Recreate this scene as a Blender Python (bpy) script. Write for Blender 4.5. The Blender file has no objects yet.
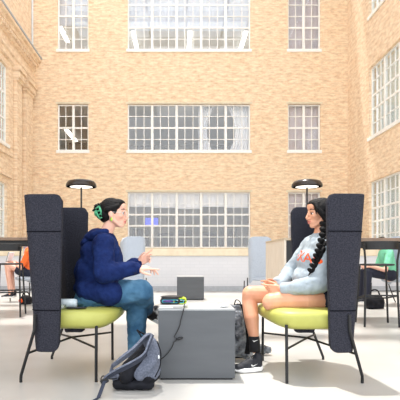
import bpy, bmesh, math, random
from mathutils import Vector, Matrix, Euler
from mathutils.bvhtree import BVHTree
random.seed(7)
PI = math.pi
scn = bpy.context.scene
COL = scn.collection
H = 0.82; F = 480.0; VX = 176.0; VY = 259.0
def P(px, py, d):
    """a point d metres into the atrium, measured off the photograph"""
    return Vector(((px-VX)/F*d, d, H+(VY-py)/F*d))

# ------------------------------------------------------------------ materials
def lin(c):
    return tuple(((x/255)/12.92 if x/255 <= .04045 else ((x/255+.055)/1.055)**2.4) for x in c)+(1,)
def mat(name, rgb, rough=.6, metal=0, rgb2=None, nscale=20, bump=0, bscale=None, spec=.5, emit=None, estr=0, detail=4, stretch=None, sheen=0):
    m = bpy.data.materials.new(name); m.use_nodes = True
    nt = m.node_tree; b = nt.nodes['Principled BSDF']
    b.inputs['Base Color'].default_value = lin(rgb)
    b.inputs['Roughness'].default_value = rough
    b.inputs['Metallic'].default_value = metal
    b.inputs['Specular IOR Level'].default_value = spec
    if sheen: b.inputs['Sheen Weight'].default_value = sheen
    if emit:
        b.inputs['Emission Color'].default_value = lin(emit); b.inputs['Emission Strength'].default_value = estr
    tc = nt.nodes.new('ShaderNodeTexCoord')
    src = tc.outputs['Object']
    if stretch:
        mp = nt.nodes.new('ShaderNodeMapping'); mp.inputs['Scale'].default_value = stretch
        nt.links.new(src, mp.inputs['Vector']); src = mp.outputs['Vector']
    n = nt.nodes.new('ShaderNodeTexNoise'); n.inputs['Scale'].default_value = nscale; n.inputs['Detail'].default_value = detail
    nt.links.new(src, n.inputs['Vector'])
    r = nt.nodes.new('ShaderNodeValToRGB')
    r.color_ramp.elements[0].position = .35; r.color_ramp.elements[1].position = .65
    r.color_ramp.elements[0].color = lin(rgb); r.color_ramp.elements[1].color = lin(rgb2 or tuple(min(255, c*1.06) for c in rgb))
    nt.links.new(n.outputs['Fac'], r.inputs['Fac']); nt.links.new(r.outputs['Color'], b.inputs['Base Color'])
    if bump:
        n2 = nt.nodes.new('ShaderNodeTexNoise'); n2.inputs['Scale'].default_value = bscale or nscale; n2.inputs['Detail'].default_value = 3
        nt.links.new(src, n2.inputs['Vector'])
        bp = nt.nodes.new('ShaderNodeBump'); bp.inputs['Strength'].default_value = bump; bp.inputs['Distance'].default_value = .02
        nt.links.new(n2.outputs['Fac'], bp.inputs['Height']); nt.links.new(bp.outputs['Normal'], b.inputs['Normal'])
    return m
def brick(name, axis, c1, c2, mortar, bump=.3, var=1):
    m = bpy.data.materials.new(name); m.use_nodes = True
    nt = m.node_tree; b = nt.nodes['Principled BSDF']; b.inputs['Roughness'].default_value = .9
    b.inputs['Specular IOR Level'].default_value = .2
    tc = nt.nodes.new('ShaderNodeTexCoord'); sp = nt.nodes.new('ShaderNodeSeparateXYZ'); cb = nt.nodes.new('ShaderNodeCombineXYZ')
    nt.links.new(tc.outputs['Object'], sp.inputs[0])
    nt.links.new(sp.outputs['X' if axis == 'x' else 'Y'], cb.inputs['X']); nt.links.new(sp.outputs['Z'], cb.inputs['Y'])
    br = nt.nodes.new('ShaderNodeTexBrick')
    br.inputs['Scale'].default_value = 1; br.inputs['Brick Width'].default_value = .24; br.inputs['Row Height'].default_value = .085
    br.inputs['Mortar Size'].default_value = .008; br.inputs['Mortar Smooth'].default_value = .3; br.inputs['Bias'].default_value = -.25
    br.inputs['Color1'].default_value = lin(c1); br.inputs['Color2'].default_value = lin(c2); br.inputs['Mortar'].default_value = lin(mortar)
    nt.links.new(cb.outputs[0], br.inputs['Vector'])
    mp = nt.nodes.new('ShaderNodeMapping'); mp.inputs['Scale'].default_value = (3.2, 9.5, 1)
    nt.links.new(cb.outputs[0], mp.inputs['Vector'])
    n = nt.nodes.new('ShaderNodeTexNoise'); n.inputs['Scale'].default_value = 1; n.inputs['Detail'].default_value = 6; n.inputs['Roughness'].default_value = .8
    nt.links.new(mp.outputs[0], n.inputs['Vector'])
    r = nt.nodes.new('ShaderNodeValToRGB')
    r.color_ramp.elements[0].position = .34; r.color_ramp.elements[0].color = (1-.24*var, 1-.33*var, 1-.40*var, 1)
    r.color_ramp.elements[1].position = .6; r.color_ramp.elements[1].color = (1+.1*var, 1+.12*var, 1+.16*var, 1)
    nt.links.new(n.outputs['Fac'], r.inputs['Fac'])
    mx = nt.nodes.new('ShaderNodeMix'); mx.data_type = 'RGBA'; mx.blend_type = 'MULTIPLY'; mx.inputs['Factor'].default_value = 1
    nt.links.new(br.outputs['Color'], mx.inputs['A']); nt.links.new(r.outputs['Color'], mx.inputs['B'])
    nt.links.new(mx.outputs['Result'], b.inputs['Base Color'])
    bp = nt.nodes.new('ShaderNodeBump'); bp.inputs['Strength'].default_value = bump; bp.inputs['Distance'].default_value = .01; bp.invert = True
    nt.links.new(br.outputs['Fac'], bp.inputs['Height']); nt.links.new(bp.outputs['Normal'], b.inputs['Normal'])
    return m
def glass_mat(name, tint=(1, 1, 1, 1), fac=.25):
    m = bpy.data.materials.new(name); m.use_nodes = True
    nt = m.node_tree; nt.nodes.clear()
    o = nt.nodes.new('ShaderNodeOutputMaterial'); t = nt.nodes.new('ShaderNodeBsdfTransparent'); g = nt.nodes.new('ShaderNodeBsdfGlossy')
    t.inputs['Color'].default_value = tint; g.inputs['Roughness'].default_value = .03
    fc = nt.nodes.new('ShaderNodeLayerWeight'); fc.inputs['Blend'].default_value = .5
    lw = nt.nodes.new('ShaderNodeMath'); lw.operation = 'POWER'; lw.inputs[1].default_value = 5
    nt.links.new(fc.outputs['Facing'], lw.inputs[0])
    ad = nt.nodes.new('ShaderNodeMath'); ad.operation = 'ADD'; ad.inputs[1].default_value = fac; ad.use_clamp = True
    nt.links.new(lw.outputs[0], ad.inputs[0])
    mx = nt.nodes.new('ShaderNodeMixShader')
    nt.links.new(ad.outputs[0], mx.inputs[0]); nt.links.new(t.outputs[0], mx.inputs[1]); nt.links.new(g.outputs[0], mx.inputs[2])
    nt.links.new(mx.outputs[0], o.inputs[0])
    return m

BR1, BR2, MO = (245, 223, 191), (240, 208, 171), (243, 225, 199)
M = dict(
    brick_x=brick('buff brick facing', 'x', BR1, BR2, MO),
    brick_y=brick('buff brick side', 'y', (244, 223, 194), (239, 210, 176), (242, 224, 201)),
    white_block=brick('white painted block', 'x', (218, 220, 225), (215, 217, 222), (212, 215, 220), .05, 0),
    stone=mat('pale limestone', (232, 220, 196), .8, rgb2=(222, 208, 182), nscale=6, bump=.1),
    grey_base=mat('grey skirting', (170, 175, 182), .6),
    frame=mat('cream window paint', (248, 248, 242), .45),
    room_wall=mat('room wall paint', (205, 196, 178), .9, rgb2=(165, 152, 130), nscale=.9, stretch=(1, 1, .25)),
    room_bright=mat('bright room wall', (215, 222, 232), .9),
    room_floor=mat('room floor', (150, 140, 125), .8),
    room_ceiling=mat('room ceiling', (235, 235, 230), .9),
    tube=mat('lit tube', (255, 255, 255), .5, emit=(255, 253, 245), estr=5),
    curtain=mat('sheer curtain', (240, 243, 250), .9, nscale=3),
    blind=mat('grey roller blind', (216, 214, 224), .9, nscale=2),
    sky_glare=mat('pale blue sky glare sheet', (222, 230, 242), .9, nscale=2),  # bright sky glare of the top floor panes put into the colour
    wood_dark=mat('dark bookcase wood', (96, 78, 62), .7, rgb2=(70, 58, 48), nscale=4),
    steel_white=mat('white painted steel', (225, 228, 230), .5),
    felt=mat('charcoal felt', (37, 37, 44), .95, rgb2=(58, 59, 68), nscale=130, bump=.25, bscale=160, spec=.15),
    felt_seam=mat('charcoal felt seam', (17, 18, 24), .95, spec=.1),
    light_felt=mat('pale grey felt', (188, 198, 210), .95, rgb2=(168, 178, 192), nscale=90, bump=.2, bscale=120),
    green=mat('olive green leather', (180, 181, 94), .45, rgb2=(171, 171, 84), nscale=7, bump=.12, bscale=5),
    black_metal=mat('black powder coated steel', (17, 18, 20), .5),
    blackish=mat('black plastic', (22, 23, 26), .5),
    cube=mat('dark grey laminate', (88, 91, 95), .5, rgb2=(82, 85, 89), nscale=3, stretch=(1, 1, 5)),
    cube_top_lit=mat('lit grey laminate top', (165, 168, 170), .35, rgb2=(155, 158, 160), nscale=5),  # paler than the sides: light from above is put into the colour
    silver=mat('silver aluminium', (214, 212, 208), .35, metal=.4),
    keys=mat('laptop edge', (150, 148, 145), .5),
    white=mat('white plastic', (242, 242, 242), .4),
    paper=mat('pale paper', (225, 230, 232), .8),
    purple=mat('purple woven yarn', (96, 62, 120), .9, rgb2=(50, 60, 110), nscale=60),
    lime=mat('lime woven yarn', (196, 206, 50), .9, rgb2=(150, 180, 60), nscale=60),
    teal=mat('teal woven yarn', (40, 150, 165), .9),
    navy=mat('navy sweatshirt cotton', (25, 43, 92), .9, rgb2=(17, 31, 74), nscale=18, bump=.7, bscale=14, spec=.15),
    navy_dark=mat('navy inner cotton', (14, 24, 62), .9),
    denim=mat('washed blue denim', (84, 126, 156), .9, spec=.2, rgb2=(52, 90, 122), nscale=9, bump=.45, bscale=16),
    skin_l=mat('light skin', (234, 184, 162), .5, rgb2=(228, 174, 152), nscale=9),
    skin_r=mat('tan skin', (222, 164, 132), .45, rgb2=(210, 148, 116), nscale=9),
    lips=mat('lips', (190, 92, 88), .45),
    eye_white=mat('eye white', (235, 230, 225), .3),
    iris=mat('dark iris', (38, 24, 18), .2),
    hair=mat('black hair', (4, 3, 5), .6, spec=.22, rgb2=(11, 9, 11), nscale=30, bump=.5, bscale=45, stretch=(1, 3, 3)),
    clip=mat('green hair clip', (96, 190, 140), .3, rgb2=(60, 150, 110), nscale=30),
    earring=mat('lime green earring', (150, 200, 60), .3),
    sweat=mat('pale blue grey sweatshirt', (170, 181, 188), .95, spec=.15, rgb2=(152, 163, 172), nscale=12, bump=.5, bscale=16),
    orange=mat('orange print', (226, 88, 30), .8),
    shorts=mat('dark navy shorts', (32, 36, 52), .9),
    sole=mat('white rubber sole', (236, 236, 236), .5),
    shoe_black=mat('black knit shoe', (24, 26, 34), .7, rgb2=(36, 38, 48), nscale=60),
    sock=mat('black sock', (22, 22, 26), .9),
    checker=mat('black and white canvas', (235, 235, 235), .8, rgb2=(30, 30, 36), nscale=42, detail=0),
    bag_grey=mat('heather grey nylon', (112, 118, 134), .8, rgb2=(88, 94, 108), nscale=90, bump=.3, bscale=14, spec=.2),
    bag_black=mat('black nylon', (16, 17, 22), .7, spec=.2, rgb2=(28, 29, 36), nscale=12, bump=.5, bscale=14),
    bag_shine=mat('shiny grey plastic', (150, 156, 164), .25, rgb2=(52, 56, 66), nscale=16, bump=1, bscale=20, detail=6),
    webbing=mat('dark webbing', (44, 50, 66), .8),
    cabinet=mat('pale ash slats', (214, 204, 190), .7, rgb2=(200, 188, 172), nscale=3, stretch=(1, 14, 1)),
    cab_edge=mat('ash edge', (176, 160, 138), .7),
    table_edge=mat('walnut edge', (140, 118, 100), .6, rgb2=(120, 100, 84), nscale=8),
    dome=mat('glossy black bronze', (52, 46, 42), .22, metal=.5),
    lamp_glow=mat('lit diffuser', (255, 250, 240), .5, emit=(255, 246, 230), estr=1.3),
    shirt_orange=mat('orange shirt', (236, 110, 50), .9, bump=.3),
    shirt_green=mat('mint green shirt', (120, 200, 165), .9, bump=.3),
    screen_blue=mat('blue screen', (40, 60, 200), .4, rgb2=(90, 110, 240), nscale=5, emit=(50, 70, 225), estr=.9),
    screen_violet=mat('violet screen', (130, 90, 220), .4, emit=(140, 100, 240), estr=.9),
    can=mat('silver white bottle', (214, 222, 226), .3, rgb2=(180, 195, 200), nscale=30),
    glass=glass_mat('window glass', fac=.09),
    sheer=None,
    clear=glass_mat('clear plastic', (.92, .95, .95, 1), .14),
)
def sheer_mat():
    m = bpy.data.materials.new('pane brightening sheer cloth'); m.use_nodes = True; nt = m.node_tree; nt.nodes.clear()
    o = nt.nodes.new('ShaderNodeOutputMaterial'); t = nt.nodes.new('ShaderNodeBsdfTransparent'); d = nt.nodes.new('ShaderNodeBsdfTranslucent'); f = nt.nodes.new('ShaderNodeBsdfDiffuse')
    d.inputs['Color'].default_value = (.62, .66, .60, 1); f.inputs['Color'].default_value = (.7, .72, .68, 1)
    a = nt.nodes.new('ShaderNodeMixShader'); b = nt.nodes.new('ShaderNodeMixShader'); a.inputs[0].default_value = .45; b.inputs[0].default_value = .88
    nt.links.new(d.outputs[0], a.inputs[1]); nt.links.new(f.outputs[0], a.inputs[2]); nt.links.new(t.outputs[0], b.inputs[1]); nt.links.new(a.outputs[0], b.inputs[2]); nt.links.new(b.outputs[0], o.inputs[0])
    return m
M['sheer'] = sheer_mat()
# polished concrete floor
fm = mat('polished concrete', (186, 185, 182), .3, rgb2=(170, 168, 164), nscale=1.1, spec=.4, detail=9)
M['floor'] = fm

# ------------------------------------------------------------------ builders
def wm(o):
    return (wm(o.parent) if o.parent else Matrix.Identity(4)) @ Matrix.LocRotScale(o.location, o.rotation_euler, o.scale)
class MB:
    def __init__(s): s.bm = bmesh.new()
    def poly(s, verts, faces):
        vs = [s.bm.verts.new(v) for v in verts]
        for f in faces:
            try: s.bm.faces.new([vs[i] for i in f])
            except ValueError: pass
        return s
    def box(s, x0, x1, y0, y1, z0, z1, M4=None):
        v = [Vector(p) for p in ((x0,y0,z0),(x1,y0,z0),(x1,y1,z0),(x0,y1,z0),(x0,y0,z1),(x1,y0,z1),(x1,y1,z1),(x0,y1,z1))]
        if M4: v = [M4 @ p for p in v]
        return s.poly(v, [(0,3,2,1),(4,5,6,7),(0,1,5,4),(1,2,6,5),(2,3,7,6),(3,0,4,7)])
    def ring_tube(s, rings, close=True):
        n = len(rings[0]); verts = [p for r in rings for p in r]; faces = []
        for i in range(len(rings)-1):
            for k in range(n):
                faces.append((i*n+k, i*n+(k+1) % n, (i+1)*n+(k+1) % n, (i+1)*n+k))
        if close:
            faces.append(tuple(reversed(range(n)))); faces.append(tuple(range((len(rings)-1)*n, len(rings)*n)))
        return s.poly(verts, faces)
    def tube(s, pts, r, seg=10, flat=None):
        pts = [Vector(p) for p in pts]; rs = r if isinstance(r, (list, tuple)) else [r]*len(pts)
        rings = []; prev = None
        for i, p in enumerate(pts):
            d = (pts[min(i+1, len(pts)-1)]-pts[max(i-1, 0)]).normalized()
            if prev is None:
                u = d.cross(Vector((0, 0, 1)))
                if u.length < .05: u = d.cross(Vector((0, 1, 0)))
            else: u = prev-d*prev.dot(d)
            u.normalize(); prev = u; w = d.cross(u)
            a, b = (rs[i], rs[i]) if not flat else (rs[i]*flat[0], rs[i]*flat[1])
            rings.append([p+u*a*math.cos(2*PI*k/seg)+w*b*math.sin(2*PI*k/seg) for k in range(seg)])
        return s.ring_tube(rings)
    def strap(s, pts, width, th, side):
        """flat band along pts, wide along the direction side"""
        pts = [Vector(p) for p in pts]; side = Vector(side).normalized(); rings = []
        for i, p in enumerate(pts):
            d = (pts[min(i+1, len(pts)-1)]-pts[max(i-1, 0)]).normalized()
            n = d.cross(side).normalized()
            rings.append([p+side*width/2*a+n*th/2*b for a, b in ((-1,-1),(1,-1),(1,1),(-1,1))])
        return s.ring_tube(rings)
    def ell(s, c, r, rot=None, u=20, v=12):
        mt = Matrix.Translation(c) @ (rot.to_matrix().to_4x4() if rot else Matrix.Identity(4)) @ Matrix.Diagonal((r[0], r[1], r[2], 1))
        bmesh.ops.create_uvsphere(s.bm, u_segments=u, v_segments=v, radius=1, matrix=mt); return s
    def cap(s, p0, p1, r0, r1, seg=14):
        p0 = Vector(p0); p1 = Vector(p1)
        s.ell(p0, (r0,)*3, u=seg, v=8); s.ell(p1, (r1,)*3, u=seg, v=8)
        if (p1-p0).length > 1e-5: s.tube([p0, p1], [r0, r1], seg)
        return s
    def chain(s, pts, rs):
        for i in range(len(pts)-1): s.cap(pts[i], pts[i+1], rs[i], rs[i+1])
        return s
    def lathe(s, prof, c=(0, 0, 0), seg=32, rot=None):
        rings = []
        for r, z in prof:
            ring = [Vector((max(r, 1e-4)*math.cos(2*PI*k/seg), max(r, 1e-4)*math.sin(2*PI*k/seg), z)) for k in range(seg)]
            if rot: ring = [rot @ p for p in ring]
            rings.append([p+Vector(c) for p in ring])
        return s.ring_tube(rings)
    def prism(s, outline, vec):
        vec = Vector(vec); a = [Vector(p) for p in outline]; n = len(a)
        return s.poly(a+[p+vec for p in a], [tuple(range(n)), tuple(reversed(range(n, 2*n)))]+[(i, i+n, (i+1) % n+n, (i+1) % n) for i in range(n)])
    def build(s, name, m, parent=None, smooth=False, bevel=0, sub=0, remesh=0, sm=0, disp=None, seg=2):
        bmesh.ops.recalc_face_normals(s.bm, faces=s.bm.faces)
        me = bpy.data.meshes.new(name)
        if parent is not None: s.bm.transform(wm(parent).inverted())
        s.bm.to_mesh(me); s.bm.free()
        me.materials.append(m)
        o = bpy.data.objects.new(name, me); COL.objects.link(o)
        if bevel:
            b = o.modifiers.new('bevel', 'BEVEL'); b.width = bevel; b.segments = seg; b.limit_method = 'ANGLE'; b.angle_limit = .6
        if remesh:
            r = o.modifiers.new('remesh', 'REMESH'); r.mode = 'VOXEL'; r.voxel_size = remesh; r.use_smooth_shade = True
        if sm:
            q = o.modifiers.new('smooth', 'SMOOTH'); q.iterations = sm; q.factor = .5
        if disp:
            t = bpy.data.textures.new(name+' folds', 'CLOUDS'); t.noise_scale = disp[1]; t.noise_depth = 2
            q = o.modifiers.new('folds', 'DISPLACE'); q.texture = t; q.strength = disp[0]; q.mid_level = .5; q.texture_coords = 'LOCAL'
        if sub:
            q = o.modifiers.new('sub', 'SUBSURF'); q.levels = sub; q.render_levels = sub
        if remesh:      # keep the finished surface as plain mesh
            dg = bpy.context.evaluated_depsgraph_get(); dg.update()
            nm = bpy.data.meshes.new_from_object(o.evaluated_get(dg)); o.modifiers.clear(); o.data = nm; nm.name = name
            if not nm.materials: nm.materials.append(m)
        if smooth or remesh:
            for p in o.data.polygons: p.use_smooth = True
        if parent is not None: o.parent = parent
        return o
def tag(o, label=None, cat=None, group=None, kind=None):
    if label: o['label'] = label
    if cat: o['category'] = cat
    if group: o['group'] = group
    if kind: o['kind'] = kind
    return o
def thing(name, label, cat, loc=(0, 0, 0), rz=0, group=None):
    o = bpy.data.objects.new(name, None); COL.objects.link(o); o.location = loc; o.rotation_euler = (0, 0, rz); o.empty_display_size = .1
    return tag(o, label, cat, group)
def structure(o): o['kind'] = 'structure'; return o
def copy_tree(o, parent=None):
    c = o.copy(); COL.objects.link(c); c.parent = parent
    for ch in [x for x in o.children]: copy_tree(ch, c)
    return c
def V(*a): return Vector(a)

# ------------------------------------------------------------------ setting
YB, XL, XR, ZT = 21.8, -6.55, 7.8, 16.0
structure(MB().box(-12, 14, -8, 31, -.2, 0).build('floor', M['floor']))

def wall(name, m, T, u0, u1, z0, z1, holes, th=.35):
    """wall with real openings; T maps (along, into the wall, up) to the place"""
    us = sorted({u0, u1, *[h[0] for h in holes], *[h[1] for h in holes]}); zs = sorted({z0, z1, *[h[2] for h in holes], *[h[3] for h in holes]})
    us = [u for u in us if u0 <= u <= u1]; zs = [z for z in zs if z0 <= z <= z1]
    mb = MB()
    for v in (0, th):
        for i in range(len(us)-1):
            for j in range(len(zs)-1):
                cu, cz = (us[i]+us[i+1])/2, (zs[j]+zs[j+1])/2
                if any(h[0] < cu < h[1] and h[2] < cz < h[3] for h in holes): continue
                mb.poly([T(us[i], v, zs[j]), T(us[i+1], v, zs[j]), T(us[i+1], v, zs[j+1]), T(us[i], v, zs[j+1])], [(0, 1, 2, 3)])
    for a, b, c, d in [(u0, u1, z0, z1)]+list(holes):
        mb.poly([T(a, 0, c), T(b, 0, c), T(b, 0, d), T(a, 0, d), T(a, th, c), T(b, th, c), T(b, th, d), T(a, th, d)],
                [(0, 1, 5, 4), (1, 2, 6, 5), (2, 3, 7, 6), (3, 0, 4, 7)])
    return structure(mb.build(name, m))
def pbox(mb, T, u0, u1, v0, v1, z0, z1):
    p = [T(u, v, z) for z in (z0, z1) for v in (v0, v1) for u in (u0, u1)]
    mb.poly(p, [(0,1,3,2),(4,6,7,5),(0,4,5,1),(1,5,7,3),(3,7,6,2),(2,6,4,0)])
win_n = [0]
def window(T, u0, u1, z0, z1, bays, cols, rows, thick=(), sill=.12):
    win_n[0] += 1
    r = structure(thing('window_%d' % win_n[0], None, None)); w = .06
    f = MB()
    pbox(f, T, u0, u1, .10, .2, z0, z0+w); pbox(f, T, u0, u1, .10, .2, z1-w, z1)
    pbox(f, T, u0, u0+w, .10, .2, z0+w, z1-w); pbox(f, T, u1-w, u1, .10, .2, z0+w, z1-w)
    bw = (u1-u0)/bays
    for i in range(1, bays): pbox(f, T, u0+i*bw-.055, u0+i*bw+.055, .09, .2, z0+w, z1-w)
    f.build('window_frame', M['frame'], r)
    g = MB()
    for i in range(bays):
        for k in range(1, cols):
            c = u0+(i+k/cols)*bw; pbox(g, T, c-.016, c+.016, .12, .17, z0+w, z1-w)
    for k in range(1, rows):
        c = z0+k*(z1-z0)/rows; t = .036 if k in thick else .016
        pbox(g, T, u0+w, u1-w, .115, .175, c-t, c+t)
    g.build('glazing_bars', M['frame'], r)
    g = MB(); pbox(g, T, u0+.03, u1-.03, .14, .148, z0+.03, z1-.03); g.build('window_pane', M['glass'], r)
    g = MB(); pbox(g, T, u0-.05, u1+.05, -.06, .1, z0-sill, z0+.01); g.build('window_sill', M['stone'] if sill > .2 else M['frame'], r)
    return r
def X22(px): return (px-VX)/F*YB
def Z22(py): return H+(VY-py)/F*YB
TB = lambda u, v, z: Vector((u, YB+v, z))
TR = lambda u, v, z: Vector((XR+v, u, z))
TL = lambda u, v, z: Vector((XL-v, u, z))
zl0, zl1, zm0, zm1, zu0, zu1 = Z22(248), Z22(192), Z22(150.5), Z22(104), Z22(49.5), Z22(-8)
A0, A1, B0, B1, C0, C1 = X22(57.5), X22(88.5), X22(127.5), X22(250.5), X22(288), X22(320.5)
bh = [(A0, A1, zm0, zm1), (A0, A1, zu0, zu1), (B0, B1, zl0, zl1), (B0, B1, zm0, zm1), (B0, B1, zu0, zu1), (C0, C1, zl0, zl1), (C0, C1, zm0, zm1), (C0, C1, zu0, zu1)]
wall('wall_back', M['brick_x'], TB, XL-.5, XR+.5, 0, ZT, bh)
window(TB, *bh[0], 2, 2, 4, (2,)); window(TB, *bh[1], 2, 2, 5, (3,))
window(TB, *bh[2], 5, 3, 5, (2, 3), .3); window(TB, *bh[3], 5, 3, 4, (2,)); window(TB, *bh[4], 5, 3, 5, (2, 4))
window(TB, *bh[5], 2, 2, 5, (2, 3), .3); window(TB, *bh[6], 2, 2, 4, (2,)); window(TB, *bh[7], 2, 2, 5, (2,))
# stone lintels
for n, (a, b, c, d) in enumerate(bh):
    if n in (0, 2, 3, 5, 6):
        structure(MB().box(a-.08, b+.08, YB-.03, YB+.05, d, d+.09).build('trim_%d' % (n+1), M['stone']))
# right wall
rh = [(13.3, 19.4, 5.69, 8.52), (13.3, 19.4, 1.25, 3.92), (13.3, 19.4, 10.57, 13.4)]
wall('wall_right', M['brick_y'], TR, 2, YB, 0, ZT, rh)
window(TR, *rh[0], 5, 3, 5, (2, 3)); window(TR, *rh[1], 5, 3, 5, (2, 3)); window(TR, *rh[2], 5, 3, 5, (2, 3))
# left wall
lh = [(14.5, 18.75, 5.26, 8.3), (14.5, 18.6, 1.2, 3.74)]
wall('wall_left', M['brick_y'], TL, 2, YB, 0, ZT, lh)
window(TL, *lh[0], 4, 3, 6, (2, 4)); window(TL, *lh[1], 4, 3, 5, (3,))
# cornice, brick pilasters and string courses of the left wall
prof = [(0, 8.55), (.10, 8.6), (.10, 8.8), (.16, 8.85), (.16, 9.05), (.10, 9.08), (.10, 9.3), (.22, 9.36), (.22, 9.52), (.34, 9.56), (.34, 9.7), (.44, 9.74), (.44, 9.86), (0, 9.92)]
structure(MB().prism([V(XL+a, 6, z) for a, z in prof], (0, YB-6, 0)).build('trim_20', M['brick_y']))
structure(MB().box(XL, XL+.47, 6, YB, 9.86, 9.94).build('trim_21', M['grey_base']))
mb = MB()
for k in range(60):
    y = 9+k*.21; mb.box(XL+.2, XL+.31, y, y+.1, 9.4, 9.54)
structure(mb.build('trim_22', M['brick_y']))
def pilaster(n, y0, y1):
    mb = MB()
    mb.box(XL, XL+.14, y0, y1, 0, 8.3); mb.box(XL, XL+.2, y0-.04, y1+.04, 8.02, 8.14); mb.box(XL, XL+.26, y0-.08, y1+.08, 8.14, 8.4); mb.box(XL, XL+.33, y0-.12, y1+.12, 8.4, 8.58)
    structure(mb.build('trim_%d' % n, M['brick_y'], bevel=.02))
pilaster(23, 20.5, 21.5); pilaster(24, 19.35, 20.0)
structure(MB().box(XL, XL+.08, 14.2, 19.1, 4.0, 4.15).box(XL, XL+.08, 14.2, 19.1, 4.85, 5.0).build('trim_25', M['brick_y']))
# downpipe line in the left corner
structure(MB().tube([(XL+.05, YB-.08, 9.95), (XL+.05, YB-.08, ZT)], .045).build('trim_26', M['steel_white']))
# low white wall across the hall, with its stone coping and grey skirting
YP = 12.3
structure(MB().box(XL, XR, YP, YP+.3, .128, .90).build('wall_low', M['white_block']))
structure(MB().box(XL, XR, YP-.05, YP+.35, .90, 1.076).build('trim_30', M['stone'], bevel=.01))
structure(MB().box(XL, XR, YP-.02, YP+.3, 0, .128).build('baseboard_front', M['grey_base']))
# rooms behind the windows
def room(n, z0, z1, wallm, tubes):
    y0, y1 = YB+.36, 30
    structure(MB().box(XL-1, XR+1, y0, y1, z0-.15, z0).build('floor_room_%d' % n, M['room_floor']))
    structure(MB().box(XL-1, XR+1, y0, y1 if n < 3 else 27.6, z1, z1+.15).build('ceiling_room_%d' % n, M['room_ceiling']))
    structure(MB().box(XL-1, XR+1, y1, y1+.1, z0, z1).build('wall_room_%d' % n, wallm))
    structure(MB().box(XL-1.1, XL-1, y0, y1, z0, z1).box(XR+1, XR+1.1, y0, y1, z0, z1).build('wall_room_side_%d' % n, wallm))
    for x, ya, yb, lab in tubes:
        t = thing('tube_light', lab, 'ceiling light', (x, (ya+yb)/2, z1-.05), group='tube lights in the rooms behind the windows')
        MB().box(x-.13, x+.13, ya-.05, yb+.05, z1-.04, z1-.002).build('housing', M['steel_white'], t)
        MB().box(x-.10, x+.10, ya, yb, z1-.09, z1-.04).build('tube', M['tube'], t)
room(1, .1, 4.3, M['room_wall'], [(-2.6, 24, 26, 'white tube light seen through the left bays of the ground floor window'), (.5, 24, 26, 'white tube light seen through the middle bay of the ground floor window')])
room(2, 4.6, 7.95, M['room_wall'], [(-6.0, 26.3, 28.8, 'slanting white tube light seen through the small middle floor window at left')])
room(3, 8.9, 12.9, M['room_bright'], [(-2.25, 25.2, 27.4, 'white tube light leaning at the left end of the wide top floor window'), (.74, 25.2, 27.4, 'white tube light upright in the middle of the wide top floor window'), (3.7, 25.2, 27.4, 'white tube light leaning at the right end of the wide top floor window'), (-6.0, 24.2, 26.6, 'white tube light behind the narrow top floor window at left')])
structure(MB().box(XR+.36, XR+5, 8, YB, 0, .1).box(XR+.36, XR+5, 8, YB, 4.3, 4.6).box(XR+.36, XR+5, 8, YB, 9.2, 9.5).build('wall_right_rooms', M['room_bright']))
structure(MB().box(XL-5, XL-.36, 8, YB, 0, .1).box(XL-5, XL-.36, 8, YB, 4.3, 4.6).box(XL-5, XL-.36, 8, YB, 9.2, 9.5).build('wall_left_rooms', M['room_bright']))
structure(MB().box(XL, -2.0, -8, 9, 16.1, 16.25).build('ceiling', M['steel_white']))  # solid panel added out of view to keep the sun off the left side
# added sun blocking panel, then roof ribs of the glass roof
structure(MB().box(4.6, XR, 2, 20.95, 16.1, 16.25).build('sun_blocker_right', M['steel_white']))  # added out of view; its end gap lets a sun stripe onto the right wall
for i in range(6):
    y = 1+i*3.4
    structure(MB().box(XL, XR, y, y+.3, 15.3, 15.8).build('trim_%d' % (40+i), M['steel_white']))
for i, x in enumerate((-4.2, -1.8, .6, 3.0, 5.4)):
    structure(MB().box(x, x+.12, 0, YB, 15.8, 16).build('trim_%d' % (50+i), M['steel_white']))

# blinds, curtains, screens and bookcases behind the glass
def sheet(name, label, cat, m, x0, x1, z0, z1, y, waves, amp, gather=0, group=None):
    n = max(8, waves*8); rings = []
    vs = []; fs = []
    for j in range(9):
        t = j/8; g = gather*math.sin(PI*t)
        for i in range(n+1):
            s = i/n
            x = x0+(x1-x0)*(s*(1-g) if gather > 0 else s)
            if gather < 0: x = x1-(x1-x0)*((1-s)*(1+g if True else 1))
            vs.append(V(x, y+amp*math.sin(s*waves*2*PI), z1+(z0-z1)*t))
    k = len(vs); vs += [v+V(0, .012, 0) for v in vs]
    for j in range(8):
        for i in range(n):
            a = j*(n+1)+i; fs += [(a, a+1, a+n+2, a+n+1), (k+a, k+a+n+1, k+a+n+2, k+a+1)]
    for j in range(8):
        a = j*(n+1); fs.append((a, a+n+1, k+a+n+1, k+a)); a += n; fs.append((a, k+a, k+a+n+1, a+n+1))
    for i in range(n):
        fs.append((i, k+i, k+i+1, i+1)); a = 8*(n+1)+i; fs.append((a, a+1, k+a+1, k+a))
    return tag(MB().poly(vs, fs).build(name, m, smooth=True), label, cat, group)
bw = (B1-B0)/5
sheet('curtain', 'white sheer curtain tied back in the fourth bay of the wide middle floor window', 'curtain', M['curtain'], B0+3*bw-.1, B0+3*bw+.62, zm0-.1, zm1+.1, YB+.6, 5, .05, .45)
sheet('curtain', 'white sheer curtain at the right end of the wide middle floor window', 'curtain', M['curtain'], B1-1.0, B1+.1, zm0-.1, zm1+.1, YB+.6, 6, .05, -.35)
sheet('roller_blind', 'grey roller blind closed in the right middle floor window', 'blind', M['blind'], C0-.2, C1+.2, zm0-.1, zm1+.1, YB+.37, 8, .008)
sheet('roller_blind', 'grey roller blind closed in the right ground floor window above the chair', 'blind', M['blind'], C0-.2, C1+.2, zl0-.1, zl1+.1, YB+.37, 8, .008)
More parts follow.
